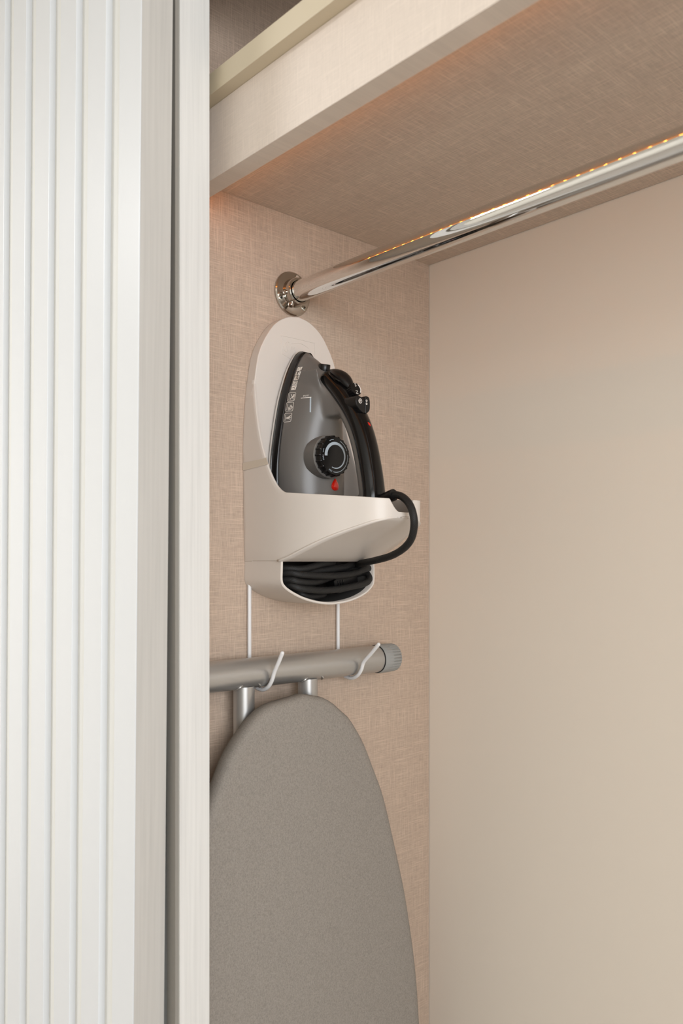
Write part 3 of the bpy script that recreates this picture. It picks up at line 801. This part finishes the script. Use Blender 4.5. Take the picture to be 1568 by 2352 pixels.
for k, c in enumerate(icons):
    c = [zz1(*p) for p in c]
    r = 0.14; cs = []
    for (cu, cv, a0) in ((r, r, 180), (1 - r, r, 270), (1 - r, 1 - r, 0), (r, 1 - r, 90)):
        for i in range(5):
            a = math.radians(a0 + 22.5 * i); cs.append(bil(c, cu + r * math.cos(a), cv + r * math.sin(a)))
    stroke(cs, 1.0, closed=True)
    B = lambda u, v: bil(c, u, v)
    stroke([B(0.17, 0.15), B(0.17, 0.85)], 0.9)
    if k == 0:
        stroke([B(0.35, 0.15), B(0.85, 0.85)], 1.5); stroke([B(0.85, 0.2), B(0.35, 0.8)], 1.5)
        stroke([B(0.62, 0.2), B(0.86, 0.3), B(0.86, 0.6), B(0.62, 0.42)], 1.2); stroke([B(0.72, 0.3), B(0.76, 0.55)], 1.6)
    elif k == 1:
        for cu, cv in ((0.45, 0.62), (0.66, 0.40), (0.68, 0.75), (0.82, 0.58), (0.48, 0.80)):
            stroke([B(cu + 0.10 * math.cos(math.radians(60 * i)), cv + 0.10 * math.sin(math.radians(60 * i))) for i in range(6)], 1.1, closed=True)
    else:
        stroke([B(0.40 + 0.07 * math.cos(math.radians(60 * i)), 0.56 + 0.07 * math.sin(math.radians(60 * i))) for i in range(6)], 1.3, closed=True)
        stroke([B(0.48, 0.5), B(0.88, 0.30)], 1.5); stroke([B(0.48, 0.62), B(0.88, 0.72)], 1.5); stroke([B(0.5, 0.56), B(0.9, 0.52)], 1.5)
stroke([zz1(848, 1410), zz1(1095, 1384)], 1.5); stroke([zz1(1078, 1386), zz1(1072, 1745)], 3.2, 'print2')
V, Fc = glyph('MAX', 1.0); mx = max(abs(p.x) for p in V); my = max(abs(p.y) for p in V)
cM = [zz1(*p) for p in ((902, 1338), (1036, 1322), (1040, 1368), (900, 1386))]
decal('print', [bil(cM, 0.5 + 0.5 * p.x / mx, 0.5 - 0.5 * p.y / my) for p in V], Fc, 'print')

# cord: strain relief, arc over the notch, coils in the tray
s0 = on(1, 866, 1152, YC); s1 = on(1, 905, 1136, YC)
sr = [s0.lerp(s1, i / 16) for i in range(17)]
tube('strain_relief', sr, [0.0068 + 0.0012 * i / 16 + (0.0006 if i % 2 else 0) for i in range(17)], 'blk2', iron, 24)
CR = 0.0052
arcp = [on(1, px, py, YC + dy) for px, py, dy in ((892, 1142, 0), (912, 1137, 0), (930, 1146, -.002), (943, 1164, -.004), (950, 1190, -.004), (950, 1215, 0), (943, 1240, 0.005), (925, 1261, 0.013), (897, 1277, 0.024), (862, 1287, 0.038))]
def T(px, py, X): return on(0, px, py, X)
coil = [T(828, 1294, 0.095), T(818, 1297, 0.075), Vector((0.045, YC + 0.065, T(820, 1297, .075).z)), Vector((0.03, YC + 0.02, T(800, 1296, .075).z)),
        Vector((0.03, YC - 0.06, 1.444)), Vector((0.05, YC - 0.074, 1.441)), T(664, 1306, 0.074), T(700, 1306, 0.082), T(745, 1294, 0.080), T(763, 1294, 0.068), Vector((0.045, YC + 0.02, 1.440)),
        Vector((0.035, YC - 0.05, 1.437)), Vector((0.048, YC - 0.074, 1.434)), T(668, 1315, 0.070), T(725, 1311, 0.074), T(789, 1303, 0.076), T(812, 1294, 0.068), Vector((0.04, YC + 0.06, 1.440)),
        Vector((0.022, YC, 1.436)), Vector((0.026, YC - 0.07, 1.432)), Vector((0.05, YC - 0.074, 1.430)), T(664, 1316, 0.076), T(694, 1320, 0.086), T(757, 1323, 0.088), T(805, 1319, 0.088), T(840, 1307, 0.084), T(848, 1304, 0.070), Vector((0.045, YC + 0.082, 1.437)),
        Vector((0.025, YC + 0.04, 1.43)), Vector((0.022, YC - 0.05, 1.425)), Vector((0.045, YC - 0.074, 1.421)), T(664, 1332, 0.076), T(686, 1336, 0.084), T(718, 1338, 0.083), T(748, 1330, 0.074), T(765, 1322, 0.055), Vector((0.032, YC + 0.03, 1.426)),
        Vector((0.020, YC - 0.02, 1.42)), Vector((0.028, YC - 0.058, 1.418)), Vector((0.055, YC - 0.062, 1.415)), T(666, 1345, 0.076), T(694, 1352, 0.087), T(742, 1356, 0.088), T(789, 1351, 0.088), T(834, 1341, 0.088), T(847, 1332, 0.086), T(846, 1321, 0.080), T(836, 1315, 0.072), T(820, 1319, 0.062), T(806, 1325, 0.055)]
tube('power_cord', spline(arcp + coil, 9), CR, 'braid', iron, 14, uv=True)
# lowest loop lying in the tray
low = [Vector((0.03, YC + 0.03, 1.409)), Vector((0.020, YC - 0.025, 1.409)), Vector((0.035, YC - 0.048, 1.410)), T(684, 1360, 0.068), T(710, 1370, 0.074), T(742, 1366, 0.066), Vector((0.045, YC + 0.02, 1.404)), Vector((0.03, YC + 0.03, 1.409))]
tube('power_cord', spline(low, 9), CR, 'braid', iron, 14, uv=True)
# plug
pc = T(784, 1334, 0.060)
def plug():
    o2 = [(-0.024, -0.010), (-0.016, -0.013), (0.014, -0.013), (0.020, -0.006), (0.026, -0.005), (0.026, 0.006), (0.020, 0.007), (0.012, 0.013), (-0.016, 0.013), (-0.024, 0.010)]
    rot = math.radians(12); V = []
    for x in (-0.011, 0.011):
        for u, v in o2:
            V.append((pc.x + x, pc.y + u * math.cos(rot) - v * math.sin(rot), pc.z - 0.004 + u * math.sin(rot) + v * math.cos(rot)))
    n = len(o2); Fc = [(i, (i + 1) % n, n + (i + 1) % n, n + i) for i in range(n)] + [tuple(reversed(range(n))), tuple(range(n, 2 * n))]
    p = mesh('plug', V, Fc, 'blk2', iron, True, 0.0018)
    for i in range(3):
        u = -0.018 + i * 0.005
        c = Vector((pc.x + 0.0112, pc.y + u, pc.z + u * 0.2))
        prism('grip_rib', [(c.y - 0.0009, c.z - 0.004), (c.y + 0.0009, c.z - 0.004), (c.y + 0.0022, c.z + 0.004), (c.y + 0.0004, c.z + 0.004)], 0, c.x - 0.0005, c.x + 0.0009, 'blk', p)
plug()
